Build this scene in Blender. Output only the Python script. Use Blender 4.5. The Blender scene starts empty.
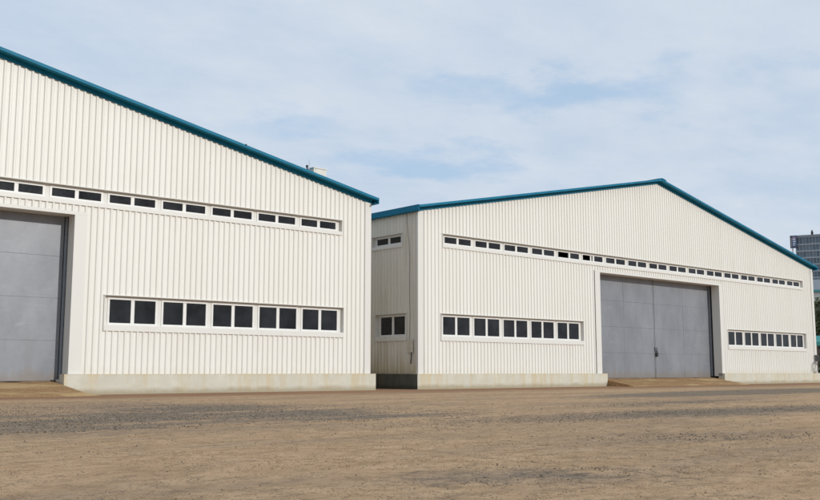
import bpy, bmesh, math, random
from mathutils import Vector, Matrix, noise
random.seed(7)
S = bpy.context.scene
COL = S.collection
R = math.radians

# ------------------------------------------------------------------ numbers
W = 53.388                    # width of a hangar front
DEPTH = 60.0                  # length of a hangar
PITCH, PW, PG = 2.876, 2.436, 0.186        # window pairs: spacing, glass width, mullion
LC, LPITCH, LW = 17.451, 2.864, 2.429      # lower window groups
LPB, LPT, LOP, LOS = 2.515, 3.674, 3.849, 2.106
UPB, UPT, UOP, UOS = 8.500, 8.903, 9.054, 8.163
DT, DH = 7.67, 8.497          # door head height, half width of the door opening
EAVE, SLOPE, EO, OH = 10.635, 0.1973, 0.306, 0.54
DOOR_Y, JAMB_Y = 0.95, 0.68
RIB = 0.32
B1 = dict(x=35.2505 - W, y=45.0095, rz=0.0, zp=0.977, door=0.0)
B2 = dict(x=39.1103, y=44.96, rz=0.0154, zp=0.9537, door=0.42)

# ------------------------------------------------------------------ materials
def new_mat(name):
    m = bpy.data.materials.new(name); m.use_nodes = True
    nt = m.node_tree
    b = nt.nodes['Principled BSDF']
    return m, nt, b

def N(nt, t, **kw):
    n = nt.nodes.new(t)
    for k, v in kw.items():
        if hasattr(n, k): setattr(n, k, v)
        else: n.inputs[k.replace('_', ' ')].default_value = v
    return n

def L(nt, a, b): nt.links.new(a, b)

def coords(nt, scale=(1, 1, 1), kind='Object'):
    tc = N(nt, 'ShaderNodeTexCoord'); mp = N(nt, 'ShaderNodeMapping')
    mp.inputs['Scale'].default_value = scale
    L(nt, tc.outputs[kind], mp.inputs['Vector'])
    return mp.outputs['Vector']

def noise_tex(nt, vec, scale, detail=4, rough=.6):
    n = N(nt, 'ShaderNodeTexNoise'); n.inputs['Scale'].default_value = scale
    n.inputs['Detail'].default_value = detail; n.inputs['Roughness'].default_value = rough
    L(nt, vec, n.inputs['Vector']); return n.outputs['Fac']

def ramp(nt, fac, a, b, ca=(0, 0, 0, 1), cb=(1, 1, 1, 1)):
    r = N(nt, 'ShaderNodeValToRGB'); e = r.color_ramp.elements
    e[0].position = a; e[1].position = b; e[0].color = ca; e[1].color = cb
    L(nt, fac, r.inputs['Fac']); return r.outputs['Color']

def mix(nt, fac, a, b, mode='MIX'):
    m = N(nt, 'ShaderNodeMix'); m.data_type = 'RGBA'; m.blend_type = mode
    for s, v in ((m.inputs[0], fac), (m.inputs[6], a), (m.inputs[7], b)):
        if hasattr(v, 'is_linked'): L(nt, v, s)
        elif isinstance(v, (int, float)): s.default_value = v
        else: s.default_value = (*v, 1) if len(v) == 3 else v
    return m.outputs[2]

def math_n(nt, op, a, b=0.0, c=None):
    m = N(nt, 'ShaderNodeMath'); m.operation = op
    for s, v in zip(m.inputs, (a, b, c)):
        if v is None: continue
        if hasattr(v, 'is_linked'): L(nt, v, s)
        else: s.default_value = v
    return m.outputs[0]

def smooth(nt, v, a, b, o0=0.0, o1=1.0):
    m = N(nt, 'ShaderNodeMapRange'); m.interpolation_type = 'SMOOTHSTEP'
    L(nt, v, m.inputs[0])
    for i, x in enumerate((a, b, o0, o1)): m.inputs[i + 1].default_value = x
    return m.outputs[0]

def bump(nt, b, h, strength, dist=.01):
    n = N(nt, 'ShaderNodeBump'); n.inputs['Strength'].default_value = strength
    n.inputs['Distance'].default_value = dist
    L(nt, h, n.inputs['Height']); L(nt, n.outputs['Normal'], b.inputs['Normal'])

def simple(name, col, rough=.6, metal=0.0, var=.12, scale=2.0, stretch=(1, 1, 1), spec=.5):
    m, nt, b = new_mat(name)
    f = noise_tex(nt, coords(nt, stretch), scale, 6, .65)
    lo = tuple(c * (1 - var) for c in col); hi = tuple(min(1, c * (1 + var)) for c in col)
    L(nt, ramp(nt, f, .3, .7, (*lo, 1), (*hi, 1)), b.inputs['Base Color'])
    b.inputs['Roughness'].default_value = rough; b.inputs['Metallic'].default_value = metal
    b.inputs['Specular IOR Level'].default_value = spec
    return m

def wall_paint(name, base, grime=.35, algae=0.0, sills=False):
    m, nt, b = new_mat(name)
    streak = noise_tex(nt, coords(nt, (3.2, 3.2, .14)), 1.0, 6, .6)
    blot = noise_tex(nt, coords(nt), .35, 5, .6)
    fine = noise_tex(nt, coords(nt), 9, 5, .7)
    dirty = (base[0] * .80, base[1] * .76, base[2] * .66)
    f = math_n(nt, 'MULTIPLY', smooth(nt, streak, .50, .78), smooth(nt, blot, .38, .66))
    c = mix(nt, math_n(nt, 'MULTIPLY', f, grime), base, dirty)
    c = mix(nt, math_n(nt, 'MULTIPLY', smooth(nt, fine, .62, .8), .25), c, dirty)
    # scattered rust specks
    v = noise_tex(nt, coords(nt, (1, 1, .6)), 4.3, 3, .5)
    c = mix(nt, math_n(nt, 'MULTIPLY', smooth(nt, v, .74, .80), .45), c, (.34, .22, .12))
    tcx = N(nt, 'ShaderNodeTexCoord'); sxx = N(nt, 'ShaderNodeSeparateXYZ'); L(nt, tcx.outputs['Object'], sxx.inputs[0])
    if sills:
        # grime washed down below the window sills, and each sheet weathered a little differently
        wn = N(nt, 'ShaderNodeTexWhiteNoise'); wn.noise_dimensions = '1D'
        L(nt, math_n(nt, 'FLOOR', math_n(nt, 'DIVIDE', sxx.outputs['X'], .96)), wn.inputs['W'])
        c = mix(nt, math_n(nt, 'MULTIPLY', wn.outputs['Value'], .10), c, dirty)
        st = noise_tex(nt, coords(nt, (5, 5, .22)), 1.0, 6, .65)
        dxm = math_n(nt, 'ABSOLUTE', math_n(nt, 'SUBTRACT', sxx.outputs['X'], W / 2))
        for zs, xa, xb, ln in ((LOS + .96, 10.9, 24.2, 1.7), (UOS + .96, -1, 25.0, 1.5)):
            d = math_n(nt, 'SUBTRACT', zs, sxx.outputs['Z'])
            m1 = math_n(nt, 'MULTIPLY', smooth(nt, d, -.02, .05), smooth(nt, math_n(nt, 'ADD', d, math_n(nt, 'MULTIPLY', st, -ln)), -.6 * ln, .35 * ln, 1, 0))
            m2 = math_n(nt, 'MULTIPLY', smooth(nt, dxm, xa, xa + .1), smooth(nt, dxm, xb, xb + .1, 1, 0))
            m3 = math_n(nt, 'MULTIPLY', smooth(nt, st, .46, .68), .2)
            c = mix(nt, math_n(nt, 'MULTIPLY', math_n(nt, 'MULTIPLY', m1, m2), m3), c, (.50, .44, .34))
        # splash marks along the foot of the sheets
        sp = math_n(nt, 'ADD', sxx.outputs['Z'], math_n(nt, 'MULTIPLY', st, -.9))
        c = mix(nt, smooth(nt, sp, .45, 1.0, .25, 0), c, (.50, .42, .31))
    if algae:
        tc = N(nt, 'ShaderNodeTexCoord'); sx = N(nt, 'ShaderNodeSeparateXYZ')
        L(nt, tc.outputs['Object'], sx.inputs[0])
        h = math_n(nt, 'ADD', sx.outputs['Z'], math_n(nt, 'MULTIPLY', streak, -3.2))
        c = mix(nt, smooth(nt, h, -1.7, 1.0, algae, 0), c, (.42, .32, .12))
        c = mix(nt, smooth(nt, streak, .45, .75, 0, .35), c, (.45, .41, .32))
    L(nt, c, b.inputs['Base Color'])
    b.inputs['Roughness'].default_value = .48; b.inputs['Specular IOR Level'].default_value = .35
    bump(nt, b, noise_tex(nt, coords(nt, (1, 1, .4)), 1.6, 2, .5), .25, .01)
    return m

CREAM = (.765, .748, .695)
M = {}
M['wall'] = wall_paint('cream_painted_steel', CREAM, .4, 0.0, True)
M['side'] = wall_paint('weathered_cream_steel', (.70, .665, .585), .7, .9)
M['trim'] = wall_paint('cream_flashing', (.69, .676, .63), .5)
M['frame'] = simple('white_window_paint', (.73, .72, .685), .4, var=.05, scale=5)
M['blue'] = simple('blue_roof_paint', (.011, .16, .265), .5, var=.14, scale=1.3, spec=.12)
M['steel'] = simple('galvanised_steel', (.32, .36, .40), .45, .3, .15, 6)
M['latch'] = simple('latch_steel', (.11, .115, .12), .5, .3, .2, 8)
M['dark'] = simple('dark_interior_steel', (.03, .03, .032), .7, var=.2)
M['black'] = simple('black_plastic', (.025, .025, .025), .5, var=.2, scale=10)
M['wire'] = simple('dark_cable_rubber', (.05, .045, .04), .6, var=.2, scale=10)
M['box'] = simple('weathered_box_paint', (.55, .50, .41), .6, var=.2, scale=5)
M['coil'] = simple('faded_grey_cable', (.20, .195, .185), .55, var=.2, scale=12)
M['post'] = simple('cream_post_paint', (.62, .58, .50), .6, var=.1)
M['gap_shade'] = simple('rusted_flashing', (.10, .06, .04), .8, var=.3, scale=8)  # dark brown standing for shade in the corner slit

def glass(name, col, rough=.06):
    m, nt, b = new_mat(name)
    f = noise_tex(nt, coords(nt), .8, 5, .6)
    L(nt, ramp(nt, f, .35, .7, (*[c * .5 for c in col], 1), (*[c * 2.0 for c in col], 1)), b.inputs['Base Color'])
    d = noise_tex(nt, coords(nt), 6, 4, .6)
    L(nt, ramp(nt, d, .3, .8, (rough,) * 3 + (1,), (rough + .16,) * 3 + (1,)), b.inputs['Roughness'])
    b.inputs['IOR'].default_value = 1.5; b.inputs['Specular IOR Level'].default_value = .26
    bump(nt, b, noise_tex(nt, coords(nt), .9, 1, .5), .12, .02)
    return m
M['glass'] = glass('dark_window_glass', (.013, .0135, .015))

def door_paint():
    m, nt, b = new_mat('grey_door_paint')
    f = noise_tex(nt, coords(nt, (1, 1, .5)), .7, 7, .62)
    c = ramp(nt, f, .28, .74, (.185, .195, .215, 1), (.265, .275, .298, 1))
    s = noise_tex(nt, coords(nt, (5, 5, .25)), 1.0, 5, .6)
    c = mix(nt, smooth(nt, s, .56, .76, 0, .35), c, (.19, .18, .17))
    sc = noise_tex(nt, coords(nt, (1, 1, 2.2)), 2.2, 8, .75)
    c = mix(nt, smooth(nt, sc, .66, .74, 0, .5), c, (.40, .39, .38))
    g2 = noise_tex(nt, coords(nt, (.5, .5, 3.5)), 1.3, 7, .7)
    c = mix(nt, smooth(nt, g2, .60, .70, 0, .4), c, (.34, .34, .35))
    sz = N(nt, 'ShaderNodeSeparateXYZ'); tcz = N(nt, 'ShaderNodeTexCoord'); L(nt, tcz.outputs['Object'], sz.inputs[0])
    mud = math_n(nt, 'ADD', sz.outputs['Z'], math_n(nt, 'MULTIPLY', s, -1.4))
    c = mix(nt, smooth(nt, mud, .05, .55, .5, 0), c, (.22, .17, .12))
    L(nt, c, b.inputs['Base Color'])
    b.inputs['Roughness'].default_value = .44; b.inputs['Metallic'].default_value = .1
    dent = math_n(nt, 'ADD', noise_tex(nt, coords(nt, (1, 1, .8)), .8, 3, .5), math_n(nt, 'MULTIPLY', noise_tex(nt, coords(nt, (1, 1, 1.2)), 1.7, 2, .5), .25))
    bump(nt, b, dent, .30, .05)
    return m
M['door'] = door_paint()

def concrete(name, base, stain, dark):
    m, nt, b = new_mat(name)
    f = noise_tex(nt, coords(nt), 1.2, 8, .7)
    c = ramp(nt, f, .3, .72, (*[x * .82 for x in base], 1), (*base, 1))
    s = noise_tex(nt, coords(nt, (2.4, 2.4, .35)), .8, 6, .6)
    c = mix(nt, smooth(nt, s, .42, .74, 0, .8), c, stain)
    g = noise_tex(nt, coords(nt, (1, 1, .5)), 3.4, 6, .7)
    c = mix(nt, smooth(nt, g, .58, .78, 0, .55), c, dark)
    tz = N(nt, 'ShaderNodeTexCoord'); sz = N(nt, 'ShaderNodeSeparateXYZ'); L(nt, tz.outputs['Object'], sz.inputs[0])
    e1 = math_n(nt, 'ADD', sz.outputs['Z'], math_n(nt, 'MULTIPLY', f, -.55))
    c = mix(nt, smooth(nt, e1, -.22, .10, .7, 0), c, tuple(x * .55 for x in stain))
    e2 = math_n(nt, 'ADD', sz.outputs['Z'], math_n(nt, 'MULTIPLY', s, .6))
    c = mix(nt, smooth(nt, e2, 1.12, 1.32, 0, .55), c, stain)
    L(nt, c, b.inputs['Base Color']); b.inputs['Roughness'].default_value = .9
    bump(nt, b, noise_tex(nt, coords(nt), 14, 6, .7), .35, .01)
    return m
M['plinth'] = concrete('stained_concrete', (.64, .615, .515), (.56, .46, .28), (.36, .34, .26))
M['dark_plinth'] = concrete('dark_side_concrete', (.10, .10, .078), (.05, .05, .03), (.022, .022, .018))  # much darker concrete than the front plinth

def ellipse(nt, vec, x, y, rx, ry, rot=0):
    mp = N(nt, 'ShaderNodeMapping'); mp.vector_type = 'TEXTURE'
    mp.inputs['Location'].default_value = (x, y, 0); mp.inputs['Rotation'].default_value = (0, 0, R(rot))
    mp.inputs['Scale'].default_value = (rx, ry, 1e3)
    g = N(nt, 'ShaderNodeTexGradient'); g.gradient_type = 'SPHERICAL'
    L(nt, vec, mp.inputs['Vector']); L(nt, mp.outputs['Vector'], g.inputs['Vector'])
    return g.outputs['Fac']

def ground_mat():
    m, nt, b = new_mat('sandy_apron')
    v = coords(nt)
    warp = N(nt, 'ShaderNodeTexNoise'); warp.inputs['Scale'].default_value = .55
    warp.inputs['Detail'].default_value = 6; warp.inputs['Roughness'].default_value = .65
    L(nt, v, warp.inputs['Vector'])
    wv = N(nt, 'ShaderNodeVectorMath'); wv.operation = 'MULTIPLY_ADD'
    wv.inputs[1].default_value = (4.4, 3.2, 0); wv.inputs[2].default_value = (-2.2, -1.6, 0)
    L(nt, warp.outputs['Color'], wv.inputs[0])
    ad = N(nt, 'ShaderNodeVectorMath'); ad.operation = 'ADD'
    L(nt, v, ad.inputs[0]); L(nt, wv.outputs[0], ad.inputs[1])
    wc = ad.outputs[0]
    sx = N(nt, 'ShaderNodeSeparateXYZ'); L(nt, wc, sx.inputs[0])
    # streaks from traffic run along the hangar fronts
    big = noise_tex(nt, coords(nt, (.10, .34, 1)), 1.0, 7, .62)
    mid = noise_tex(nt, coords(nt, (.6, 1.2, 1)), 1.2, 8, .68)
    fine = noise_tex(nt, v, 9, 8, .75)
    grit = noise_tex(nt, v, 46, 4, .7)
    patchy = noise_tex(nt, coords(nt, (1, 1.5, 1)), 2.4, 9, .82)
    speck = noise_tex(nt, coords(nt, (1, .8, 1)), 5.5, 6, .85)
    tan_c = ramp(nt, mid, .28, .74, (.42, .275, .16, 1), (.635, .44, .275, 1))
    tan_c = mix(nt, smooth(nt, patchy, .46, .62, 0, .7), tan_c, (.29, .205, .125))
    tan_c = mix(nt, smooth(nt, patchy, .30, .44, .5, 0), tan_c, (.62, .475, .31))
    # worn asphalt showing through
    asph = ramp(nt, fine, .25, .75, (.075, .068, .062, 1), (.25, .215, .175, 1))
    asph = mix(nt, smooth(nt, patchy, .42, .62, .45, 0), asph, (.36, .285, .205))
    asph = mix(nt, smooth(nt, speck, .52, .66, 0, .7), asph, (.055, .05, .047))
    # big asphalt patch in front of the near hangar: ragged near edge, fading far side
    front = smooth(nt, sx.outputs['Y'], 16.7, 18.2)
    back = smooth(nt, sx.outputs['Y'], 23, 41, 1, 0)
    side = smooth(nt, sx.outputs['X'], 13, 23, 1, 0)
    patch = math_n(nt, 'MULTIPLY', math_n(nt, 'MULTIPLY', front, back), side)
    strk = noise_tex(nt, coords(nt, (.16, .55, 1)), 1.0, 6, .65)
    ms = [math_n(nt, 'MULTIPLY', patch, smooth(nt, strk, .36, .58, .35, 1.0))]
    for (x, y, rx, ry, rot, k) in ((50, 27.5, 24, 4.5, 5, 2.0), (24, 14.6, 17, 3.4, -4, 1.0), (7.7, 6.9, 2.8, 1.6, -40, .8),
                                   (6.2, 5.0, 5, 1.1, -45, .65), (30, 20, 14, 2.2, 6, .8), (3.6, 7.6, 2.0, .9, -25, .6), (14, 9, 5, 1.2, -20, .6)):
        ms.append(math_n(nt, 'MULTIPLY', ellipse(nt, wc, x, y, rx, ry, rot), k))
    mask = ms[0]
    for q in ms[1:]: mask = math_n(nt, 'MAXIMUM', mask, q)
    brk = math_n(nt, 'ADD', math_n(nt, 'MULTIPLY', speck, .9), math_n(nt, 'MULTIPLY', patchy, .8))
    am = math_n(nt, 'ADD', mask, math_n(nt, 'ADD', brk, -.86))
    am = math_n(nt, 'MULTIPLY', smooth(nt, am, .12, .85), smooth(nt, mask, .02, .3))
    wear = smooth(nt, math_n(nt, 'ADD', big, math_n(nt, 'MULTIPLY', fine, .35)), .60, .86, 0, .6)
    am = math_n(nt, 'MAXIMUM', am, wear)
    c = mix(nt, math_n(nt, 'MULTIPLY', am, .86), tan_c, asph)
    # reddish silt washed up along the plinths
    red = smooth(nt, sx.outputs['Y'], 36.0, 40.5)
    redc = ramp(nt, fine, .3, .7, (.235, .125, .075, 1), (.345, .215, .135, 1))
    c = mix(nt, math_n(nt, 'MULTIPLY', red, .8), c, redc)
    # grit: dark and pale pebbles
    vo = N(nt, 'ShaderNodeTexVoronoi'); vo.inputs['Scale'].default_value = 22
    L(nt, v, vo.inputs['Vector'])
    sep = N(nt, 'ShaderNodeSeparateColor'); L(nt, vo.outputs['Color'], sep.inputs[0])
    peb = math_n(nt, 'MULTIPLY', smooth(nt, sep.outputs[0], .70, .74), smooth(nt, vo.outputs['Distance'], .30, .42, 1, 0))
    peb = math_n(nt, 'MULTIPLY', peb, smooth(nt, mid, .42, .60))
    c = mix(nt, math_n(nt, 'MULTIPLY', peb, .7), c, (.085, .075, .065))
    c = mix(nt, smooth(nt, speck, .55, .68, 0, .55), c, (.13, .10, .075))
    c = mix(nt, smooth(nt, grit, .56, .72, 0, .5), c, (.13, .10, .075))
    c = mix(nt, smooth(nt, grit, .24, .40, .35, 0), c, (.46, .37, .27))
    L(nt, c, b.inputs['Base Color']); b.inputs['Roughness'].default_value = 1
    b.inputs['Specular IOR Level'].default_value = 0
    h = math_n(nt, 'ADD', math_n(nt, 'MULTIPLY', fine, 1.0), math_n(nt, 'MULTIPLY', grit, .35))
    h = math_n(nt, 'ADD', h, math_n(nt, 'MULTIPLY', peb, .3))
    bump(nt, b, h, .55, .035)
    return m
M['ground'] = ground_mat()

def dirt_mat():
    m, nt, b = new_mat('packed_brown_dirt')
    v = coords(nt, (.5, 2.0, 1))
    mp = N(nt, 'ShaderNodeMapping'); mp.inputs['Rotation'].default_value = (0, 0, R(28)); mp.inputs['Scale'].default_value = (.35, 1.9, 1)
    tc = N(nt, 'ShaderNodeTexCoord'); L(nt, tc.outputs['Object'], mp.inputs['Vector'])
    t = noise_tex(nt, mp.outputs['Vector'], .8, 5, .6)
    f = noise_tex(nt, coords(nt), 7, 7, .7)
    c = ramp(nt, f, .3, .72, (.24, .14, .065, 1), (.42, .265, .135, 1))
    c = mix(nt, smooth(nt, t, .50, .66, 0, .65), c, (.54, .39, .20))
    L(nt, c, b.inputs['Base Color']); b.inputs['Roughness'].default_value = .95
    b.inputs['Specular IOR Level'].default_value = .15
    bump(nt, b, noise_tex(nt, coords(nt), 5, 8, .7), .7, .05)
    return m
M['dirt'] = dirt_mat()

# ------------------------------------------------------------------ mesh helpers
def link(name, bm, mat, parent=None, mw=None, smooth_f=False):
    me = bpy.data.meshes.new(name)
    bm.normal_update()
    bm.to_mesh(me); bm.free()
    if mat: me.materials.append(mat)
    if smooth_f:
        for p in me.polygons: p.use_smooth = True
    o = bpy.data.objects.new(name, me); COL.objects.link(o)
    if parent: o.parent = parent
    return o

def tag(o, label=None, cat=None, group=None, kind=None):
    for k, v in (('label', label), ('category', cat), ('group', group), ('kind', kind)):
        if v: o[k] = v
    return o

def thing(name, label, cat, loc=(0, 0, 0), rz=0, group=None):
    o = bpy.data.objects.new(name, None); COL.objects.link(o)
    o.empty_display_size = .3
    o.location = loc; o.rotation_euler = (0, 0, rz)
    return tag(o, label, cat, group)

def box(bm, x0, x1, y0, y1, z0, z1, T=None):
    vs = [Vector((x, y, z)) for z in (z0, z1) for y in (y0, y1) for x in (x0, x1)]
    if T: vs = [T(v) for v in vs]
    v = [bm.verts.new(p) for p in vs]
    fs = [(0, 2, 3, 1), (4, 5, 7, 6), (0, 1, 5, 4), (2, 6, 7, 3), (0, 4, 6, 2), (1, 3, 7, 5)]
    for f in fs: bm.faces.new([v[i] for i in f])

def hexa(bm, pts, T=None):                  # eight corners, same order as box
    v = [bm.verts.new(T(Vector(p)) if T else p) for p in pts]
    for f in [(0, 2, 3, 1), (4, 5, 7, 6), (0, 1, 5, 4), (2, 6, 7, 3), (0, 4, 6, 2), (1, 3, 7, 5)]:
        bm.faces.new([v[i] for i in f])

def tube(bm, pts, r, n=8, closed=False):
    pts = [Vector(p) for p in pts]; rings = []
    m = len(pts)
    for i, p in enumerate(pts):
        if closed: d = pts[(i + 1) % m] - pts[i - 1]
        else: d = pts[min(i + 1, m - 1)] - pts[max(i - 1, 0)]
        d.normalize()
        a = d.orthogonal() if abs(d.z) > .95 else d.cross(Vector((0, 0, 1)))
        a.normalize(); b = d.cross(a)
        rr = r[i] if isinstance(r, (list, tuple)) else r
        rings.append([bm.verts.new(p + (a * math.cos(t) + b * math.sin(t)) * rr) for t in [2 * math.pi * k / n for k in range(n)]])
    for i in range(m if closed else m - 1):
        A, B = rings[i], rings[(i + 1) % m]
        for k in range(n): bm.faces.new((A[k], A[(k + 1) % n], B[(k + 1) % n], B[k]))
    if not closed:
        bm.faces.new(rings[0][::-1]); bm.faces.new(rings[-1])

def fascia_z(x): return EAVE + SLOPE * (min(x, W - x) + EO)

# ribbed steel sheet; T maps (along, outward, z) to local space
def ribbed(bm, s0, s1, top, bot, openings, T):
    brk = {s0, s1}
    prof = [(0, 0), (.155, 0), (.2, .06), (.275, .06)]
    n = int((s1 - s0) / RIB) + 2
    for k in range(n):
        for q, _ in prof:
            s = s0 + k * RIB + q
            if s < s1: brk.add(s)
    for a, b, _, _ in openings:
        brk.add(a); brk.add(b)
    if s0 < W / 2 < s1: brk.add(W / 2)
    def off(s):
        q = (s - s0) % RIB
        if q < .155: return 0.0
        if q < .2: return .06 * (q - .155) / .045
        if q < .275: return .06
        return .06 * (RIB - q) / .045
    xs = sorted(brk); xs = [x for i, x in enumerate(xs) if i == 0 or x - xs[i - 1] > 1e-4]
    for a, b in zip(xs, xs[1:]):
        mid = (a + b) / 2
        cuts = sorted((z0, z1) for (p, q, z0, z1) in openings if p < mid < q)
        z = bot; spans = []
        for z0, z1 in cuts:
            if z0 > z: spans.append((z, z, z0, z0))
            z = z1
        spans.append((z, z, top(a), top(b)))
        # sample the offset just inside the interval so the profile keeps its sharp folds
        oa, ob = off(a + 1e-6), off(b - 1e-6)
        for za, zb, ta, tb in spans:
            v = [bm.verts.new(T(p)) for p in ((a, oa, za), (b, ob, zb), (b, ob, tb), (a, oa, ta))]
            bm.faces.new(v)
    bmesh.ops.remove_doubles(bm, verts=bm.verts, dist=1e-4)

def window(parent, T, c, zb, zt, pw, opened=None):
    """one sliding pair: white frame with a mullion, dark panes behind it. T maps (along, inward depth, z)."""
    fw = .105
    x0, x1 = c - pw / 2, c + pw / 2
    bm = bmesh.new()
    y0, y1 = .13, .24
    box(bm, x0 - fw, x1 + fw, y0, y1, zb - .111, zb, T)
    box(bm, x0 - fw, x1 + fw, y0, y1, zt, zt + .10, T)
    box(bm, x0 - fw, x0, y0, y1, zb, zt, T)
    box(bm, x1, x1 + fw, y0, y1, zb, zt, T)
    g = PG / 2
    if not opened:
        box(bm, c - g, c + g, y0 + .022, y1 - .02, zb, zt, T)
    else:
        k = opened                         # left sash pushed aside: its stiles sit beside the right sash
        box(bm, c + .02, c + .02 + PG, y0 + .022, y1 - .02, zb, zt, T)
        if k == 2:
            box(bm, c - .24, c - .08, y0 + .07, y1 - .025, zb, zt, T)
        box(bm, c + .02 + PG, x1, y0 + .05, y1 - .04, zt - .07, zt, T)
        box(bm, c + .02 + PG, x1, y0 + .05, y1 - .04, zb, zb + .07, T)
    f = link('window', bm, M['frame'], parent)
    bm = bmesh.new()
    j = random.uniform(-.004, .004)
    if not opened: box(bm, x0 - .03, c - g + .03, .20 + j, .212 + j, zb - .03, zt + .03, T)
    box(bm, c + g - .03, x1 + .03, .175 - j, .187 - j, zb - .03, zt + .03, T)
    link('pane', bm, M['glass'], f)
    if opened: tag(f, 'window with its left sash slid open to a dark gap')
    return f

def surround(parent, T, x0, x1, los, lop, zb, zt, centres, pw):
    """flashing round a window strip: head, ends, apron below the frames and the panels between pairs"""
    bm = bmesh.new()
    a, b = x0 - .33, x1 + .33
    box(bm, a - .06, b + .06, -.10, -.073, lop, lop + .04, T)           # drip lip over the head
    box(bm, a, b, -.073, .24, lop - .004, lop + .03, T)
    box(bm, a - .03, a, -.076, .24, los + .001, lop - .006, T)
    box(bm, b, b + .03, -.076, .24, los + .001, lop - .006, T)
    hexa(bm, [(a, -.088, los), (b, -.088, los), (a, .2, los + .01), (b, .2, los + .01),
              (a, -.078, zb - .115), (b, -.078, zb - .115), (a, .2, zb - .112), (b, .2, zb - .112)], T)
    # panels between neighbouring pairs and up to the head
    edges = [a] + [e for c in centres for e in (c - pw / 2 - .105, c + pw / 2 + .105)] + [b]
    for i in range(0, len(edges), 2):
        if edges[i + 1] - edges[i] > .01:
            box(bm, edges[i] + .001, edges[i + 1] - .001, .16, .23, zb - .109, lop - .006, T)
    for c in centres:
        box(bm, c - pw / 2 - .104, c + pw / 2 + .104, .16, .23, zt + .101, lop - .006, T)
    link('window_surround', bm, M['trim'], parent)

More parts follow.
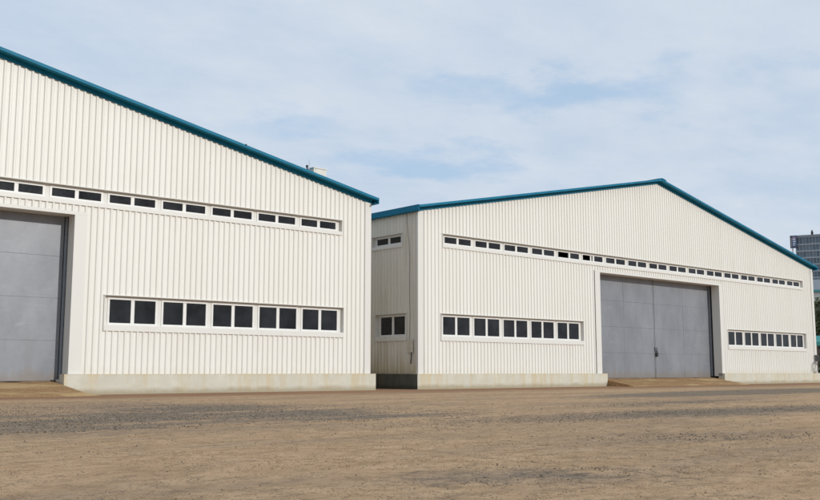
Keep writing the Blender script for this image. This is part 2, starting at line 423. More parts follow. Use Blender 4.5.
def hangar(B, label, group, ext_left, ext_right, open_pairs=(), side_windows=False):
    zp, dx = B['zp'], B['door']
    root = thing('hangar', label, 'hangar', (B['x'], B['y'], 0), B['rz'], group)
    F = lambda p: Vector((p[0], -p[1], p[2] + zp))          # front: (along, outward, z above the plinth)
    FI = lambda p: Vector((p[0], p[1], p[2] + zp))          # front: depth positive inwards
    up = [W / 2 + (k - 8) * PITCH for k in range(17)]
    lo = {s: [W / 2 + s * LC + (k - 2) * LPITCH for k in range(5)] for s in (-1, 1)}
    ux0, ux1 = up[0] - PW / 2, up[-1] + PW / 2
    dl, dr = W / 2 + dx - DH, W / 2 + dx + DH
    ops = [(ux0 - .33, ux1 + .33, UOS + .02, UOP), (dl, dr, -.5, DT)]
    for s in (-1, 1):
        ops.append((lo[s][0] - LW / 2 - .33, lo[s][-1] + LW / 2 + .33, LOS + .02, LOP))
    # ---- cladding
    bm = bmesh.new()
    ribbed(bm, 0.0, W, lambda x: fascia_z(x) - .34, 0.0, ops, F)
    link('front_wall', bm, M['wall'], root)
    sops = []
    SL = lambda p: Vector((-p[1], p[0], p[2] + zp))         # left side wall: along = into the depth
    SLI = lambda p: Vector((p[1], p[0], p[2] + zp))
    SR = lambda p: Vector((W + p[1], p[0], p[2] + zp))
    if side_windows:
        su, sl = 3.01, 2.605
        sops = [(su - PW / 2 - .33, su + PW / 2 + .33, UOS + .02, UOP), (sl - LW / 2 - .33, sl + LW / 2 + .33, LOS + .02, LOP)]
    bm = bmesh.new(); ribbed(bm, 0.0, DEPTH, lambda x: EAVE - .1, 0.0, sops, SL)
    link('side_wall', bm, M['side'], root)
    bm = bmesh.new(); ribbed(bm, 0.0, DEPTH, lambda x: EAVE - .1, 0.0, [], SR)
    link('side_wall', bm, M['wall'], root)
    bm = bmesh.new(); ribbed(bm, 0.0, W, lambda x: fascia_z(x) - .34, 0.0, [], lambda p: Vector((p[0], DEPTH + p[1], p[2] + zp)))
    link('back_wall', bm, M['wall'], root)
    # ---- flat flashings at corners and round the door
    for x0, x1, ex in ((-.055, .40, 0), (W - .40, W + .055, 1)):
        bm = bmesh.new()
        box(bm, x0, x1, -.087, -.073, 0.003, fascia_z(.2) - .36, FI)
        if ex: box(bm, x1 - .014, x1, -.073, .38, 0.003, EAVE - .15, FI)
        else: box(bm, x0 - .012, x0 + .002, -.087, .06, 0.003, EAVE - .15, FI)
        link('corner_flashing', bm, M['trim'], root)
    bm = bmesh.new()
    for x0, x1, s in ((dl - .62, dl, -1), (dr, dr + .62, 1)):
        box(bm, x0, x1, -.087, -.073, 0.003, DT - .001, FI)
        a, b = (x1 - .014, x1) if s < 0 else (x0, x0 + .014)
        box(bm, a, b, -.073, JAMB_Y, -.25, DT - .001, FI)
    box(bm, dl - .62, dr + .62, -.09, -.073, DT, DT + .16, FI)
    box(bm, dl - .02, dr + .02, -.073, DOOR_Y + .2, DT, DT + .016, FI)
    link('door_surround', bm, M['trim'], root)
    # ---- door leaves: pressed panels over a steel backing
    zb = -.33 if dx == 0 else -.37
    for s in (-1, 1):
        bm = bmesh.new()
        xm = W / 2 + dx
        xo = xm + s * (DH - .10)
        a, b = (xm + .018, xo) if s > 0 else (xo, xm - .018)
        box(bm, a, b, DOOR_Y + .02, DOOR_Y + .1, zb, DT + .3, FI)
        mid = (a + b) / 2 + random.uniform(-.1, .1)
        rows = [zb + .02, 1.60, 3.65, 5.70, DT + .28]
        for q, (z0, z1) in enumerate(zip(rows, rows[1:])):
            for (p0, p1) in ((a + .01, mid), (mid, b - .01)):
                t = random.uniform(-.006, .006)
                g = .009
                c = [(p0 + g, 0, z0 + g), (p1 - g, 0, z0 + g), (p0 + g, 0, z1 - g), (p1 - g, 0, z1 - g)]
                yb = DOOR_Y + .0195
                yf = [DOOR_Y + random.uniform(-.004, .006) for _ in range(4)]
                hexa(bm, [(c[0][0], yf[0], c[0][2]), (c[1][0], yf[1], c[1][2]), (c[0][0], yb, c[0][2]), (c[1][0], yb, c[1][2]),
                          (c[2][0], yf[2], c[2][2]), (c[3][0], yf[3], c[3][2]), (c[2][0], yb, c[2][2]), (c[3][0], yb, c[3][2])], FI)
        # meeting stile
        e = a if s > 0 else b
        box(bm, e + (0 if s > 0 else -.09), e + (.09 if s > 0 else 0), DOOR_Y - .022, DOOR_Y - .007, zb + .03, DT + .2, FI)
        leaf = link('sliding_door', bm, M['door'], root)
        if s > 0:
            h = bmesh.new()
            xm2 = xm + .02
            box(h, xm2 - .14, xm2 + .20, DOOR_Y - .075, DOOR_Y - .023, 1.80, 2.12, FI)
            link('latch_plate', h, M['latch'], leaf)
            h = bmesh.new()
            tube(h, [FI((xm2 + .06 + .09 * math.cos(t), DOOR_Y - .11, 1.68 + .17 * math.sin(t))) for t in [math.pi * k / 8 for k in range(9)]], .028, 8)
            box(h, xm2 - .06, xm2 + .18, DOOR_Y - .17, DOOR_Y - .05, 1.36, 1.70, FI)
            link('padlock', h, M['black'], leaf)
    # steel guide channels beside the leaves
    for s in (-1, 1):
        bm = bmesh.new()
        x = W / 2 + dx + s * (DH - .02)
        box(bm, x - .06, x + .06, DOOR_Y - .10, DOOR_Y - .01, -.25, DT - .02, FI)
        link('door_guide', bm, M['steel'], root)
        bm = bmesh.new()
        box(bm, min(x + s * .1, x + s * 1.6), max(x + s * .1, x + s * 1.6), JAMB_Y + .08, JAMB_Y + .2, -.9, DT + .4, FI)
        link('door_pocket', bm, M['dark'], root)
    bm = bmesh.new()
    box(bm, dl - 1.0, dr + 1.0, DOOR_Y + .11, DOOR_Y + .6, DT + .02, DT + .5, FI)
    link('door_track', bm, M['dark'], root)
    # ---- windows
    surround(root, FI, ux0, ux1, UOS, UOP, UPB, UPT, up, PW)
    for k, c in enumerate(up):
        window(root, FI, c, UPB, UPT, PW, {4: 1, 5: 2}.get(k) if open_pairs else None)
    for s in (-1, 1):
        surround(root, FI, lo[s][0] - LW / 2, lo[s][-1] + LW / 2, LOS, LOP, LPB, LPT, lo[s], LW)
        for c in lo[s]: window(root, FI, c, LPB, LPT, LW)
    if side_windows:
        surround(root, SLI, su - PW / 2, su + PW / 2, UOS, UOP, UPB, UPT, [su], PW)
        window(root, SLI, su, UPB, UPT, PW)
        surround(root, SLI, sl - LW / 2, sl + LW / 2, LOS, LOP, LPB, LPT, [sl], LW)
        window(root, SLI, sl, LPB, LPT, LW)
    # ---- plinth
    e = .3
    bm = bmesh.new()
    box(bm, -e, dl + ext_left, -e, .3, 0, zp - .002)
    link('plinth', bm, M['plinth'], root)
    bm = bmesh.new()
    box(bm, dr - ext_right, W + e, -e, .3, 0, zp - .002)
    link('plinth', bm, M['plinth'], root)
    bm = bmesh.new()
    bm.free()
    for x0, x1 in ((dl + .001, dl + ext_left - .03), (dr - ext_right + .03, dr - .001)):
        if x1 > x0:
            bm = bmesh.new(); box(bm, x0, x1, .302, DOOR_Y - .12, 0, zp - .25)
            link('plinth_return', bm, M['plinth'], root)
    bm = bmesh.new(); box(bm, W + .002, W + e - .002, .302, DEPTH, 0, zp - .002)
    link('plinth', bm, M['plinth'], root)
    bm = bmesh.new(); box(bm, 0, W, DEPTH - .4, DEPTH + .2, 0, zp - .004)
    link('plinth', bm, M['plinth'], root)
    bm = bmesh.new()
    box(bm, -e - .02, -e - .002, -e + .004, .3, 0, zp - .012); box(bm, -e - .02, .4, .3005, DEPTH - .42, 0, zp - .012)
    o = link('plinth', bm, M['dark_plinth'], root); tag(o, 'dark concrete plinth along the left side wall')
    bm = bmesh.new()
    box(bm, -.06, .42, -.075, -.045, -.12 + .0, .002, FI)  # dark strip painting the shadowed slit between sheet corner and plinth
    if side_windows: link('gap_shade_strip', bm, M['gap_shade'], root)
    else: bm.free()
    # ---- roof
    def band(bm, y0, y1, t, bt, x0=-EO, x1=W + EO):
        for (a, b) in ((x0, W / 2), (W / 2, x1)):
            za, zb_ = fascia_z(a), fascia_z(b)
            hexa(bm, [(a, y0, za - bt), (b, y0, zb_ - bt), (a, y1, za - bt), (b, y1, zb_ - bt),
                      (a, y0, za - t), (b, y0, zb_ - t), (a, y1, za - t), (b, y1, zb_ - t)], FI)
    bm = bmesh.new(); band(bm, -OH + .0502, DEPTH + .5, .03, .146)
    roof = link('roof', bm, M['blue'], root)
    bm = bmesh.new(); band(bm, -OH, -OH + .05, 0, .15)
    link('fascia', bm, M['blue'], roof)
    bm = bmesh.new(); band(bm, -.10, -.064, .148, .36, .02 - EO * .5, W + EO * .5 - .02)
    link('barge_board', bm, M['blue'], roof)
    bm = bmesh.new()
    zr = fascia_z(W / 2)
    for a, b in ((-.55, 0), (0, .55)):
        za, zb_ = zr - SLOPE * abs(a) + .07, zr - SLOPE * abs(b) + .07
        hexa(bm, [(W / 2 + a, -OH - .04, za - .08), (W / 2 + b, -OH - .04, zb_ - .08), (W / 2 + a, DEPTH + .5, za - .08), (W / 2 + b, DEPTH + .5, zb_ - .08),
                  (W / 2 + a, -OH - .04, za), (W / 2 + b, -OH - .04, zb_), (W / 2 + a, DEPTH + .5, za), (W / 2 + b, DEPTH + .5, zb_)], FI)
    link('ridge_cap', bm, M['blue'], roof)
    for s, x in ((-1, -EO), (1, W + EO)):
        bm = bmesh.new()
        a, b = (x - .05, x + .01) if s < 0 else (x - .01, x + .05)
        box(bm, a, b, -OH + .052, DEPTH + .4, EAVE - .34, EAVE + .03, FI)
        a, b = (x - .02, x + .3) if s < 0 else (x - .3, x + .02)
        box(bm, a, b, -OH + .06, DEPTH + .4, EAVE - .36, EAVE - .33, FI)
        link('eave_gutter', bm, M['blue'], roof)
    # concrete floor slab closes the inside
    bm = bmesh.new(); box(bm, .55, W - .3, DOOR_Y + .7, DEPTH - .45, 0.0, zp - .3)
    link('floor_slab', bm, M['dark'], root)
    return root, roof

h1, roof1 = hangar(B1, 'nearer white ribbed steel hangar cropped at left, small vent box on its blue-edged roof', 'white steel hangars', .25, .25)
h2, roof2 = hangar(B2, 'farther white ribbed steel hangar showing its whole blue-edged gable and grey double doors', 'white steel hangars', .35, .0, (4, 5), True)

# bits on the near roof
zp1 = B1['zp']
bm = bmesh.new(); box(bm, 51.0, 51.95, 2.6, 3.6, zp1 + 10.8, zp1 + 12.66); box(bm, 50.96, 51.99, 2.56, 3.64, zp1 + 12.66, zp1 + 12.72)
tag(link('roof_vent', bm, M['side'], roof1), 'cream square vent housing near the eave')
bm = bmesh.new(); tube(bm, [(50.7, 2.9, zp1 + 11.0), (50.7, 2.9, zp1 + 12.70)], .04, 8); tube(bm, [(50.7, 2.9, zp1 + 12.70), (50.7, 2.9, zp1 + 12.84)], [.08, .07], 8)
link('vent_pipe', bm, M['dark'], roof1)
bm = bmesh.new(); tube(bm, [(50.25, 2.0, zp1 + 11.1), (50.25, 2.0, zp1 + 13.0)], .018, 6)
link('antenna', bm, M['steel'], roof1)
bm = bmesh.new(); fz = fascia_z(44.3); box(bm, 44.26, 44.35, -OH - .03, -OH - .001, zp1 + fz - .05, zp1 + fz + .035)
link('fascia_clip', bm, M['dark'], roof1)

# meter box and cables on the shaded side wall of the far hangar
def at2(x, y, z):
    c, s = math.cos(B2['rz']), math.sin(B2['rz'])
    return Vector((B2['x'] + c * x - s * y, B2['y'] + s * x + c * y, z))
zp2 = B2['zp']
t = thing('meter_box', 'small weathered grey-cream box low on the shaded side wall, cable tail below', 'electrical box', at2(-.06, .58, zp2 + 1.37), B2['rz'])
bm = bmesh.new(); box(bm, -.10, -.001, -.22, .22, 0, .76); box(bm, -.125, -.1003, -.24, .24, -.02, .80)
link('box_body', bm, M['box'], t)
bm = bmesh.new(); tube(bm, [(-.05, -.08, 0.01), (-.05, -.08, -.25), (-.05, -.04, -.6), (-.03, -.02, -.75)], .035, 8)
link('cable_tail', bm, M['wire'], t)
bm = bmesh.new()
pts = [(-.06, .95, 10.25), (-.07, .93, 9.6), (-.07, .84, 8.9), (-.08, .74, 8.2), (-.07, .69, 7.4), (-.08, .70, 5.2), (-.07, .66, 3.4), (-.12, .68, 2.1)]
tube(bm, [Vector((x, y, z)) for x, y, z in pts], .014, 6)
o = link('cable', bm, simple('grey_cable', (.12, .11, .10), .6))
o.location = at2(0, 0, zp2); o.rotation_euler = (0, 0, B2['rz'])
tag(o, 'thin dark cable hanging from the eave down the shaded side wall', 'cable')

# box and coil at the far right corner
t = thing('junction_box', 'dark grey switch box on the right corner of the farther hangar', 'electrical box', at2(53.2, -.078, zp2 + 1.18), B2['rz'])
bm = bmesh.new(); box(bm, -.26, .30, -.20, 0, 0, .60); link('box_body', bm, M['latch'], t)
bm = bmesh.new(); box(bm, -.22, .26, -.225, -.202, .05, .55); link('box_door', bm, M['black'], t)
bm = bmesh.new()
pts = []
for k in range(3 * 28):
    a = 2 * math.pi * k / 28; r = .54 + .05 * math.sin(k * .37) + .02 * math.sin(k * 1.3)
    pts.append((r * math.cos(a), -.05 - .016 * (k // 28) + .01 * math.sin(k), r * math.sin(a) * .95))
tube(bm, pts, .015, 6)
tube(bm, [(0.05, -.03, .52), (.18, -.12, .6), (.25, -.1, .66)], .022, 6)
tube(bm, [(-.3, -.05, -.28), (-.12, -.11, -.05), (.05, -.09, .2), (.1, -.05, .43)], .02, 6)
o = link('cable_coil', bm, M['coil'])
o.location = at2(52.83, -.087, zp2 + .56); o.rotation_euler = (0, 0, B2['rz'])
tag(o, 'loose coil of pale cable hung below the dark switch box', 'cable coil')

# ------------------------------------------------------------------ ground
GX0, GX1, GY0, GY1, GS = -8.0, 64.0, 2.5, 43.0, .16
def relief(x, y):
    e = min(1, max(0, min(x - GX0, GX1 - x, y - GY0, GY1 - y) / 1.5))
    h = noise.noise(Vector((x * .8, y * .8, 0))) * .010 + noise.noise(Vector((x * 2.3, y * 2.3, 5))) * .009 + noise.noise(Vector((x * 5.1, y * 5.1, 8))) * .006
    return h * e
nx, ny = int((GX1 - GX0) / GS), int((GY1 - GY0) / GS)
rr = random.Random(3)
verts = []
for j in range(ny + 1):
    for i in range(nx + 1):
        x, y = GX0 + (GX1 - GX0) * i / nx, GY0 + (GY1 - GY0) * j / ny
        inn = 0 < i < nx and 0 < j < ny
        verts.append((x, y, relief(x, y) + (rr.uniform(-.004, .004) if inn else 0)))
faces = [(j * (nx + 1) + i, j * (nx + 1) + i + 1, (j + 1) * (nx + 1) + i + 1, (j + 1) * (nx + 1) + i) for j in range(ny) for i in range(nx)]
c4 = [0, nx, (ny + 1) * (nx + 1) - 1, ny * (nx + 1)]
b0 = len(verts)
verts += [(-2500, -800, 0), (2500, -800, 0), (2500, 3500, 0), (-2500, 3500, 0)]
for k in range(4): faces.append((b0 + k, b0 + (k + 1) % 4, c4[(k + 1) % 4], c4[k]))
me = bpy.data.meshes.new('ground'); me.from_pydata(verts, [], faces); me.materials.append(M['ground'])
me.polygons.foreach_set('use_smooth', [True] * len(faces))
go = bpy.data.objects.new('ground', me); COL.objects.link(go)
tag(go, 'sandy worn apron of dirt and old asphalt', 'ground', kind='structure')

def dirt_ramp(B, label, spread):
    zb = B['zp'] - .345 if B['door'] == 0 else B['zp'] - .375
    x0, x1 = W / 2 + B['door'] - DH, W / 2 + B['door'] + DH
    bm = bmesh.new()
    nx, ny = 70, 16
    ys = [DOOR_Y - .03 - (DOOR_Y - .03 + 2.75) * j / ny for j in range(ny + 1)]
    grid = []
    for j, y in enumerate(ys):
        row = []
        f = j / ny
        wide = spread * max(0, (f - .3) / .7)
        for i in range(nx + 1):
            u = i / nx
            x = (x0 + (.36 if B['door'] else .26)) + (x1 - .03 + (.25 if y < -.3 and not B['door'] else -.26 if not B['door'] else .0) - x0 - (.36 if B['door'] else .26)) * u + wide * (max(0, u - .85) / .15 - max(0, .12 - u) / .12 * (0.25 if B['door'] else 1))
            if y > -.1: z = zb - .10 * (DOOR_Y - y) / (DOOR_Y + .1)
            else: z = (zb - .10) * max(0, 1 - ((-.1 - y) / 2.65)) ** .92
            n = noise.noise(Vector((x * .9, y * .9, 3.1))) * .035 + noise.noise(Vector((x * 3, y * 3, 1.1))) * .015
            edge = min(1, u / .02, (1 - u) / .02) if j > 5 else 1
            z = max(.004, z + n * min(1, z * 5))
            if spread and u > .97 and y < -.3: z *= max(0.03, 1 - ((u - .97) / .03) * .8)
            if j == ny: z = -.03
            row.append(bm.verts.new((x, y + noise.noise(Vector((x * .7, 5, 2))) * .25 * f * f, z)))
        grid.append(row)
    for j in range(ny):
        for i in range(nx):
            bm.faces.new((grid[j][i], grid[j + 1][i], grid[j + 1][i + 1], grid[j][i + 1]))
    # flanks and back down to the ground
    for col, flip in ((0, False), (nx, True)):
        low = [bm.verts.new((r[col].co.x, r[col].co.y, -.03)) for r in grid]
        for j in range(ny):
            q = (grid[j][col], low[j], low[j + 1], grid[j + 1][col])
            bm.faces.new(q if not flip else q[::-1])
    o = link('dirt_ramp', bm, M['dirt'], smooth_f=False)
    o.location = (B['x'], B['y'], 0); o.rotation_euler = (0, 0, B['rz'])
    tag(o, label, 'dirt ramp', 'ramps up to the hangar doors')
dirt_ramp(B1, 'brown packed dirt ramp up to the cropped grey door of the nearer hangar', .5)
dirt_ramp(B2, 'brown streaked dirt ramp up to the grey double doors of the farther hangar', .25)

M['grain'] = simple('sand_grain', (.40, .285, .175), .95, var=.5, scale=4, spec=.05)
# loose stones on the apron: thick on the worn asphalt, sparse on the sand
OCT = [(1, 0, 0), (0, 1, 0), (-1, 0, 0), (0, -1, 0), (0, 0, 1), (0, 0, -1)]
OF = [(0, 1, 4), (1, 2, 4), (2, 3, 4), (3, 0, 4), (1, 0, 5), (2, 1, 5), (3, 2, 5), (0, 3, 5)]
cy = .7076
verts, faces = [], []
PATCHES = ((50, 27.5, 20, 3.6, 5), (24, 14.6, 14, 2.6, -4), (7.7, 6.9, 2.6, 1.4, -40), (6.2, 5.0, 5, 1.0, -45), (30, 20, 11, 1.6, 6), (3.6, 7.6, 2.0, .9, -25), (14, 9, 5, 1.2, -20))
def asphalt(x, y):
    wx = x + noise.noise(Vector((x * .5, y * .5, 2))) * 1.6; wy = y + noise.noise(Vector((x * .5, y * .5, 7))) * .9
    k = 0.0
    if 17.2 < wy < 36: k = min(1, (36 - wy) / 9) * min(1, max(0, (21 - wx) / 6))
    for (ex, ey, rx, ry, rot) in PATCHES:
        c, s_ = math.cos(R(rot)), math.sin(R(rot))
        u, v = ((wx - ex) * c + (wy - ey) * s_) / rx, (-(wx - ex) * s_ + (wy - ey) * c) / ry
        q = 1 - math.hypot(u, v)
        if q > 0: k = max(k, min(1, q * 1.6) * (.45 if ey < 10 else .9))
    return k
def stone(x, y, r):
    b = len(verts); z = relief(x, y)
    a = random.uniform(0, 6.28); ca, sa = math.cos(a), math.sin(a)
    sx, sy, sz = r * random.uniform(.8, 1.6), r * random.uniform(.7, 1.2), r * random.uniform(.5, .9)
    for p in OCT:
        q = [c_ + random.uniform(-.3, .3) for c_ in p]
        verts.append((x + q[0] * sx * ca - q[1] * sy * sa, y + q[0] * sx * sa + q[1] * sy * ca, z + sz * .35 + q[2] * sz))
    faces.extend(tuple(b + i for i in f) for f in OF)
for _ in range(190000):
    d = 6.2 * math.exp(random.random() * 1.85); a = cy + random.uniform(-.52, .50)
    x, y = d * math.sin(a), d * math.cos(a)
    if y > 41 or x > 62: continue
    k = asphalt(x, y)
    n = noise.noise(Vector((x * .35, y * .35, 9))) + .5 * noise.noise(Vector((x * 1.4, y * 1.4, 4)))
    if random.random() > .018 + .66 * k * (.75 + n) + .07 * max(0, n - .12): continue
    stone(x, y, random.choice((.004, .005, .006, .007, .008, .010, .013)) * (.62 if d < 11 else .95 if d < 16 else 1.35))
me = bpy.data.meshes.new('gravel'); me.from_pydata(verts, [], faces)
m, nt, b = new_mat('loose_stone')
f = N(nt, 'ShaderNodeTexWhiteNoise'); sn = N(nt, 'ShaderNodeVectorMath'); sn.operation = 'SNAP'; sn.inputs[1].default_value = (.05, .05, 5)
L(nt, coords(nt), sn.inputs[0]); L(nt, sn.outputs[0], f.inputs['Vector'])
L(nt, ramp(nt, f.outputs['Value'], .25, .95, (.085, .073, .062, 1), (.33, .265, .19, 1)), b.inputs['Base Color'])
b.inputs['Roughness'].default_value = .95; b.inputs['Specular IOR Level'].default_value = .1
me.materials.append(m)
gv = bpy.data.objects.new('gravel', me); COL.objects.link(gv)
tag(gv, 'small loose stones scattered on the sandy apron', 'gravel', kind='stuff')

# coarse grains of the sand itself
verts, faces = [], []
for _ in range(120000):
    d = 6.4 * math.exp(random.random() ** 1.15 * 1.25); a = cy + random.uniform(-.50, .48)
    x, y = d * math.sin(a), d * math.cos(a)
    n = noise.noise(Vector((x * .8, y * .8, 19))) + .6 * noise.noise(Vector((x * 3.1, y * 3.1, 14)))
    if random.random() > .5 + n: continue
    stone(x, y, random.choice((.003, .004, .005, .006)) * (1 if d < 11 else 1.5))
me = bpy.data.meshes.new('sand_grains'); me.from_pydata(verts, [], faces); me.materials.append(M['grain'])
sg_ = bpy.data.objects.new('sand_grains', me); COL.objects.link(sg_)
tag(sg_, 'coarse tan grains covering the sandy apron', 'sand', kind='stuff')

# thin crack across the apron
bm = bmesh.new()
P0 = [(8.95, 10.69), (8.9, 9.6), (8.8, 8.7), (8.8, 7.86), (8.86, 6.73), (8.7, 5.6)]
prev = None
for k in range(90):
    t_ = k / 89 * (len(P0) - 1); i = min(int(t_), len(P0) - 2); f = t_ - i
    x = P0[i][0] * (1 - f) + P0[i + 1][0] * f + noise.noise(Vector((k * .21, 1, 0))) * .10 + random.uniform(-.02, .02)
    y = P0[i][1] * (1 - f) + P0[i + 1][1] * f
    w = .006 + .008 * abs(noise.noise(Vector((k * .3, 4, 0))))
    zc = relief(x, y) + .006
    cur = (bm.verts.new((x - w, y, zc)), bm.verts.new((x + w, y, zc)))
    if prev: bm.faces.new((prev[0], prev[1], cur[1], cur[0]))
    prev = cur
tag(link('ground_crack', bm, simple('crack_dirt', (.2, .145, .10), .95, var=.3, scale=8)), 'thin crack running across the apron', 'crack', kind='structure')

# ------------------------------------------------------------------ far right: trees, canopy, low building, tower
def polar(d, px):                      # a place in the yard: distance and bearing
    a = cy + math.atan((px - 410) / 944.7)
    return Vector((d * math.sin(a), d * math.cos(a), 0)), a

def leaf_mat():
    m, nt, b = new_mat('tree_leaves')
    oi = N(nt, 'ShaderNodeTexCoord')
    f = noise_tex(nt, oi.outputs['Object'], 1.6, 3, .6)
    L(nt, ramp(nt, f, .3, .7, (.022, .042, .012, 1), (.075, .105, .03, 1)), b.inputs['Base Color'])
    b.inputs['Roughness'].default_value = .6
    return m
M['leaf'] = leaf_mat()
M['bark'] = simple('tree_bark', (.09, .065, .045), .9, var=.3, scale=9)

def tree(loc, h, r, label):
    t = thing('broadleaf_tree', label, 'tree', loc, random.uniform(0, 6), 'trees past the right end of the hangars')
    bm = bmesh.new()
    th = h * .42
    tube(bm, [(0, 0, -.1), (.05, .02, th * .5), (-.05, .08, th), (0.05, 0, h * .8)], [h * .028, h * .022, h * .017, .03], 8)
    ends = []
    for k in range(9):
        a = k * 2.4; z0 = th * (.75 + .08 * k)
        e = Vector((math.cos(a) * r * .75, math.sin(a) * r * .75, min(h * .92, z0 + h * (.16 + .03 * (k % 4)))))
        tube(bm, [(0, 0, z0), (e.x * .5, e.y * .5, (z0 + e.z) / 2 + .2), e], [h * .012, h * .008, .02], 6)
        ends += [e, e * .6 + Vector((0, 0, z0 * .4))]
    link('trunk', bm, M['bark'], t)
    bm = bmesh.new()
    clumps = [(e, r * random.uniform(.26, .42)) for e in ends] + [(Vector((random.uniform(-.4, .4) * r, random.uniform(-.4, .4) * r, h * random.uniform(.6, .95))), r * .4) for _ in range(8)]
    for c, cr in clumps:
        for _ in range(170):
            d = Vector((random.gauss(0, 1), random.gauss(0, 1), random.gauss(0, .8))); d.normalize()
            p = c + d * cr * random.uniform(.5, 1.1) ** .6
            p.z = min(p.z, h)
            n = (d + Vector((random.uniform(-1, 1), random.uniform(-1, 1), random.uniform(-.4, 1)))).normalized()
            a = n.orthogonal().normalized(); b_ = n.cross(a); s = random.uniform(.10, .2)
            q = [p + a * s * 1.3, p + b_ * s * .6, p - a * s * 1.3, p - b_ * s * .6]
            bm.faces.new([bm.verts.new(v) for v in q])
    link('crown', bm, M['leaf'], t)

for d, px, h, r, lab in ((117, 826, 9.4, 4.2, 'dark green tree just past the right corner of the farther hangar'),
                         (116, 872, 8.2, 3.8, 'rounder dark green tree second from the farther hangar, beyond its corner'),
                         (121, 915, 10.0, 4.6, 'tallest dark green tree, standing farthest right of the hangars')):
    p, a = polar(d, px); tree(p, h, r, lab)

# low hedge-like shrubs under the trees
p, a = polar(114, 822)
bm = bmesh.new()
for _ in range(2600):
    q = Vector((random.uniform(-2.2, 9), random.gauss(0, .6), abs(random.gauss(1.1, .8))))
    n = Vector((random.uniform(-1, 1), random.uniform(-1, 1), random.uniform(-.3, 1))).normalized()
    u = n.orthogonal().normalized(); w = n.cross(u); s = random.uniform(.08, .17)
    bm.faces.new([bm.verts.new(v) for v in (q + u * s * 1.3, q + w * s * .7, q - u * s * 1.3, q - w * s * .7)])
o = link('hedge', bm, M['leaf']); o.location = p; o.rotation_euler = (0, 0, -a)
tag(o, 'dark green hedge below the trees beyond the right corner', 'hedge')

# teal canopy on cream posts
p, a = polar(110, 836)
t = thing('canopy', 'teal roofed open canopy on cream posts beside the right corner', 'canopy', p, -a)
M['teal'] = simple('teal_sheet', (.05, .30, .29), .5, var=.12)
bm = bmesh.new()
hexa(bm, [(-2.6, -1.6, 3.95), (3.4, -1.6, 3.95), (-2.6, 1.8, 4.75), (3.4, 1.8, 4.75), (-2.6, -1.6, 4.15), (3.4, -1.6, 4.15), (-2.6, 1.8, 4.95), (3.4, 1.8, 4.95)])
link('canopy_roof', bm, M['teal'], t)
bm = bmesh.new(); box(bm, -2.65, 3.45, -1.68, -1.605, 3.8, 4.2); link('canopy_fascia', bm, M['teal'], t)
for x in (-2.2, 3.0):
    for y in (-1.4, 1.5):
        bm = bmesh.new(); box(bm, x - .09, x + .09, y - .09, y + .09, -.02, 3.98 + (y + 1.6) * .235 - .02); link('post', bm, M['post'], t)

# low building with a grey roof, teal gutter and cream fascia
p, a = polar(132, 850)
t = thing('low_building', 'low building with grey roof, teal gutter and cream fascia behind the right trees', 'building', p, -a)
bm = bmesh.new(); box(bm, -7, 22, 0, 12, 0, 11.2); link('wall', bm, simple('shade_dark_wall', (.12, .105, .085), .7), t)  # wall coloured dark to stand for the shadow inside an open shed
bm = bmesh.new()
hexa(bm, [(-7.3, -.7, 11.35), (22.3, -.7, 11.35), (-7.3, 6, 13.2), (22.3, 6, 13.2), (-7.3, -.7, 11.5), (22.3, -.7, 11.5), (-7.3, 6, 13.4), (22.3, 6, 13.4)])
hexa(bm, [(-7.3, 6.002, 13.2), (22.3, 6.002, 13.2), (-7.3, 12.6, 11.35), (22.3, 12.6, 11.35), (-7.3, 6.002, 13.4), (22.3, 6.002, 13.4), (-7.3, 12.6, 11.5), (22.3, 12.6, 11.5)])
rf = link('roof', bm, simple('grey_roof_sheet', (.17, .19, .21), .5, var=.2), t)
bm = bmesh.new(); box(bm, -7.3, 22.3, -.85, -.702, 11.2, 11.45); link('gutter', bm, M['teal'], rf)
bm = bmesh.new(); box(bm, -7.2, 22.2, -.6, -.002, 10.0, 11.19); link('fascia', bm, M['trim'], t)
for k in range(5):
    bm = bmesh.new(); box(bm, -5 + k * 5.2, -2 + k * 5.2, -.05, -.001, 4.5, 7); link('window', bm, M['glass'], t)

# glass office tower far away
p, a = polar(500, 799.5)
t = thing('office_tower', 'distant blue-grey glass office tower with a vertical sign on its left edge', 'building', p, -a - .10)
TW, TD, FH, NF = 42.0, 22.0, 3.32, 20
TH = FH * NF
bm = bmesh.new(); box(bm, 0, TW, 0, TD, 0, TH)
m, nt, b = new_mat('tower_glass')
ck = N(nt, 'ShaderNodeTexWhiteNoise'); ck.noise_dimensions = '3D'
sn = N(nt, 'ShaderNodeVectorMath'); sn.operation = 'SNAP'; sn.inputs[1].default_value = (1.5, 50, FH)
L(nt, coords(nt), sn.inputs[0]); L(nt, sn.outputs[0], ck.inputs['Vector'])
L(nt, ramp(nt, ck.outputs['Value'], .1, .9, (.06, .10, .14, 1), (.13, .18, .225, 1)), b.inputs['Base Color'])
b.inputs['Roughness'].default_value = .12; b.inputs['Specular IOR Level'].default_value = .55
link('glass_body', bm, m, t)
M['mull'] = simple('tower_mullion', (.30, .35, .39), .5, .2, .1, .5)
bm = bmesh.new()
for k in range(1, NF):
    box(bm, -.12, TW + .12, -.28, -.004, k * FH - .35, k * FH + .35)
    box(bm, -.28, -.125, 0, TD, k * FH - .35, k * FH + .35)
link('spandrel_bands', bm, M['mull'], t)
bm = bmesh.new()
for k in range(0, 29): box(bm, k * 1.5 - .09, k * 1.5 + .09, -.20, -.005, 0, TH)
for k in range(0, 15): box(bm, -.2, -.006, k * 1.5 - .09, k * 1.5 + .09, 0, TH)
link('mullions', bm, M['mull'], t)
bm = bmesh.new(); box(bm, -.3, TW + .3, -.35, TD + .3, TH, TH + 1.3); link('parapet', bm, simple('tower_parapet', (.19, .225, .26), .5, var=.1), t)
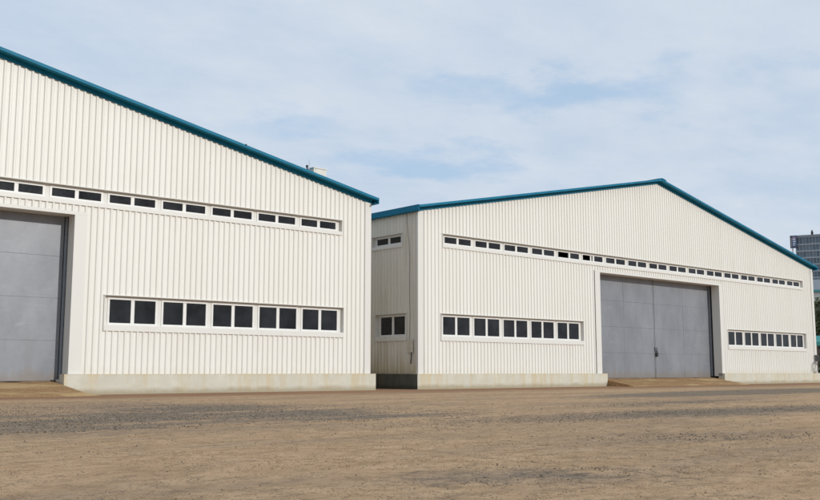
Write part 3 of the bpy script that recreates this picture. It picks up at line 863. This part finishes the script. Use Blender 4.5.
bm = bmesh.new(); box(bm, 6.9, 7.9, 2, 3, TH + 1.3, TH + 3.0); tube(bm, [(7.4, 2.5, TH + 3), (7.4, 2.5, TH + 3.8)], .35, 8); link('roof_mast', bm, M['dark'], t)
# vertical sign on the left edge
bm = bmesh.new(); box(bm, -2.5, 0.6, -1.5, -.36, TH - 4.9, TH + 1.2)
sg = link('sign', bm, simple('sign_housing', (.03, .04, .06), .5, var=.15), t)
for nm, col, x0, x1, z0, z1 in (('sign_panel', (.10, .17, .33), -1.55, .35, TH - 4.3, TH + .9), ('sign_side', (.32, .33, .37), -2.1, -1.75, TH - 4.4, TH + .2)):
    bm = bmesh.new(); box(bm, x0, x1, -1.56, -1.503, z0, z1); link(nm, bm, simple(nm + '_paint', col, .5, var=.1), sg)
bm = bmesh.new()
box(bm, -1.3, -.1, -1.60, -1.562, TH - .9, TH - .35); box(bm, -1.2, .05, -1.60, -1.562, TH - 2.0, TH - 1.5)
box(bm, -1.3, -.2, -1.60, -1.562, TH - 3.1, TH - 2.65); box(bm, -1.2, -.7, -1.60, -1.562, TH - 3.9, TH - 3.5)
link('sign_lettering', bm, simple('sign_white', (.75, .77, .8), .5, var=.05), sg)
bm = bmesh.new(); box(bm, -1.3, .1, -1.60, -1.562, TH - .1, TH + .35)
link('sign_lettering', bm, simple('sign_red', (.45, .20, .22), .5, var=.05), sg)
bm = bmesh.new(); box(bm, -1.9, -1.2, -1.3, -.6, TH - 14, TH - 4.905); link('sign_post', bm, simple('sign_post_white', (.6, .63, .66), .5, var=.05), sg)

# ------------------------------------------------------------------ light and sky
EL, AZ = 22.0, 15.0                     # sun: degrees up, degrees to the right of the fronts' outward normal
sd = Vector((math.sin(R(AZ)) * math.cos(R(EL)), -math.cos(R(AZ)) * math.cos(R(EL)), math.sin(R(EL))))
sun = bpy.data.lights.new('sun', 'SUN'); sun.energy = 2.25; sun.angle = R(.55); sun.color = (1.0, .972, .925)
so = bpy.data.objects.new('sun', sun); COL.objects.link(so)
so.rotation_euler = (-sd).to_track_quat('-Z', 'Y').to_euler(); so.location = (0, -20, 40)

w = bpy.data.worlds.new('World'); S.world = w; w.use_nodes = True
nt = w.node_tree
bg = nt.nodes['Background']
sky = N(nt, 'ShaderNodeTexSky'); sky.sky_type = 'NISHITA'; sky.sun_disc = False
sky.sun_elevation = R(EL); sky.sun_rotation = math.atan2(sd.x, sd.y)
sky.air_density = 1.0; sky.dust_density = 1.2; sky.ozone_density = 1.0
STR = .12
bg.inputs['Strength'].default_value = STR
tc = N(nt, 'ShaderNodeTexCoord'); sx = N(nt, 'ShaderNodeSeparateXYZ'); L(nt, tc.outputs['Generated'], sx.inputs[0])
den = math_n(nt, 'ADD', math_n(nt, 'MAXIMUM', sx.outputs['Z'], 0.0), .16)
cb = N(nt, 'ShaderNodeCombineXYZ')
L(nt, math_n(nt, 'DIVIDE', sx.outputs['X'], den), cb.inputs[0]); L(nt, math_n(nt, 'DIVIDE', sx.outputs['Y'], den), cb.inputs[1])
def cmap(rot, scale, loc):
    mp = N(nt, 'ShaderNodeMapping'); mp.inputs['Rotation'].default_value = (0, 0, R(rot)); mp.inputs['Scale'].default_value = scale
    mp.inputs['Location'].default_value = loc
    L(nt, cb.outputs[0], mp.inputs['Vector']); return mp.outputs['Vector']
n1 = noise_tex(nt, cmap(40, (.55, .75, 1), (3.2, 1.1, 0)), 1.0, 7, .55)
n2 = noise_tex(nt, cmap(48, (2.2, 3.4, 1), (0.4, 5.0, 0)), 1.0, 9, .62)
cl = math_n(nt, 'ADD', math_n(nt, 'MULTIPLY', n1, .72), math_n(nt, 'MULTIPLY', n2, .28))
cov = smooth(nt, cl, .34, .58, .62, .97)
wn = N(nt, 'ShaderNodeTexNoise'); wn.inputs['Scale'].default_value = 2.6; wn.inputs['Detail'].default_value = 8
wn.inputs['Roughness'].default_value = .6; L(nt, cb.outputs[0], wn.inputs['Vector'])
wv = N(nt, 'ShaderNodeVectorMath'); wv.operation = 'MULTIPLY_ADD'; wv.inputs[1].default_value = (.85, .85, 0); wv.inputs[2].default_value = (-.425, -.425, 0)
L(nt, wn.outputs['Color'], wv.inputs[0])
wa = N(nt, 'ShaderNodeVectorMath'); wa.operation = 'ADD'; L(nt, wv.outputs[0], wa.inputs[0]); L(nt, cb.outputs[0], wa.inputs[1])
gap = ellipse(nt, wa.outputs[0], 1.66, 1.36, .40, .17, -45)          # breaks in the cloud sheet
for q in ((1.72, 1.95, .34, .17, -42, 1), (1.25, 1.95, .30, .14, -30, .6), (1.95, .85, .25, .10, -60, .5), (-.4, 1.2, .7, .3, 20, .8)):
    gap = math_n(nt, 'MAXIMUM', gap, math_n(nt, 'MULTIPLY', ellipse(nt, wa.outputs[0], *q[:5]), q[5]))
cov = math_n(nt, 'MULTIPLY', cov, smooth(nt, gap, 0, .8, 1, .30))
cloud = ramp(nt, n2, .3, .7, (.575 / STR, .665 / STR, .785 / STR, 1), (.685 / STR, .745 / STR, .83 / STR, 1))
skyb = mix(nt, .8, sky.outputs['Color'], (.41 / STR, .60 / STR, .83 / STR))
L(nt, mix(nt, cov, skyb, cloud), bg.inputs['Color'])

# ------------------------------------------------------------------ camera
cam = bpy.data.cameras.new('camera'); co = bpy.data.objects.new('camera', cam); COL.objects.link(co)
co.location = (0, 0, 1.1); co.rotation_euler = (R(90) + .1279, 0, -.7076)
cam.sensor_width = 36; cam.lens = 36 * 944.7 / 820; cam.clip_start = .1; cam.clip_end = 8000
S.camera = co
S.view_settings.view_transform = 'Standard'; S.view_settings.look = 'None'
S.view_settings.exposure = 0; S.view_settings.gamma = 1; S.view_settings.use_curve_mapping = False
S.cycles.max_bounces = 6
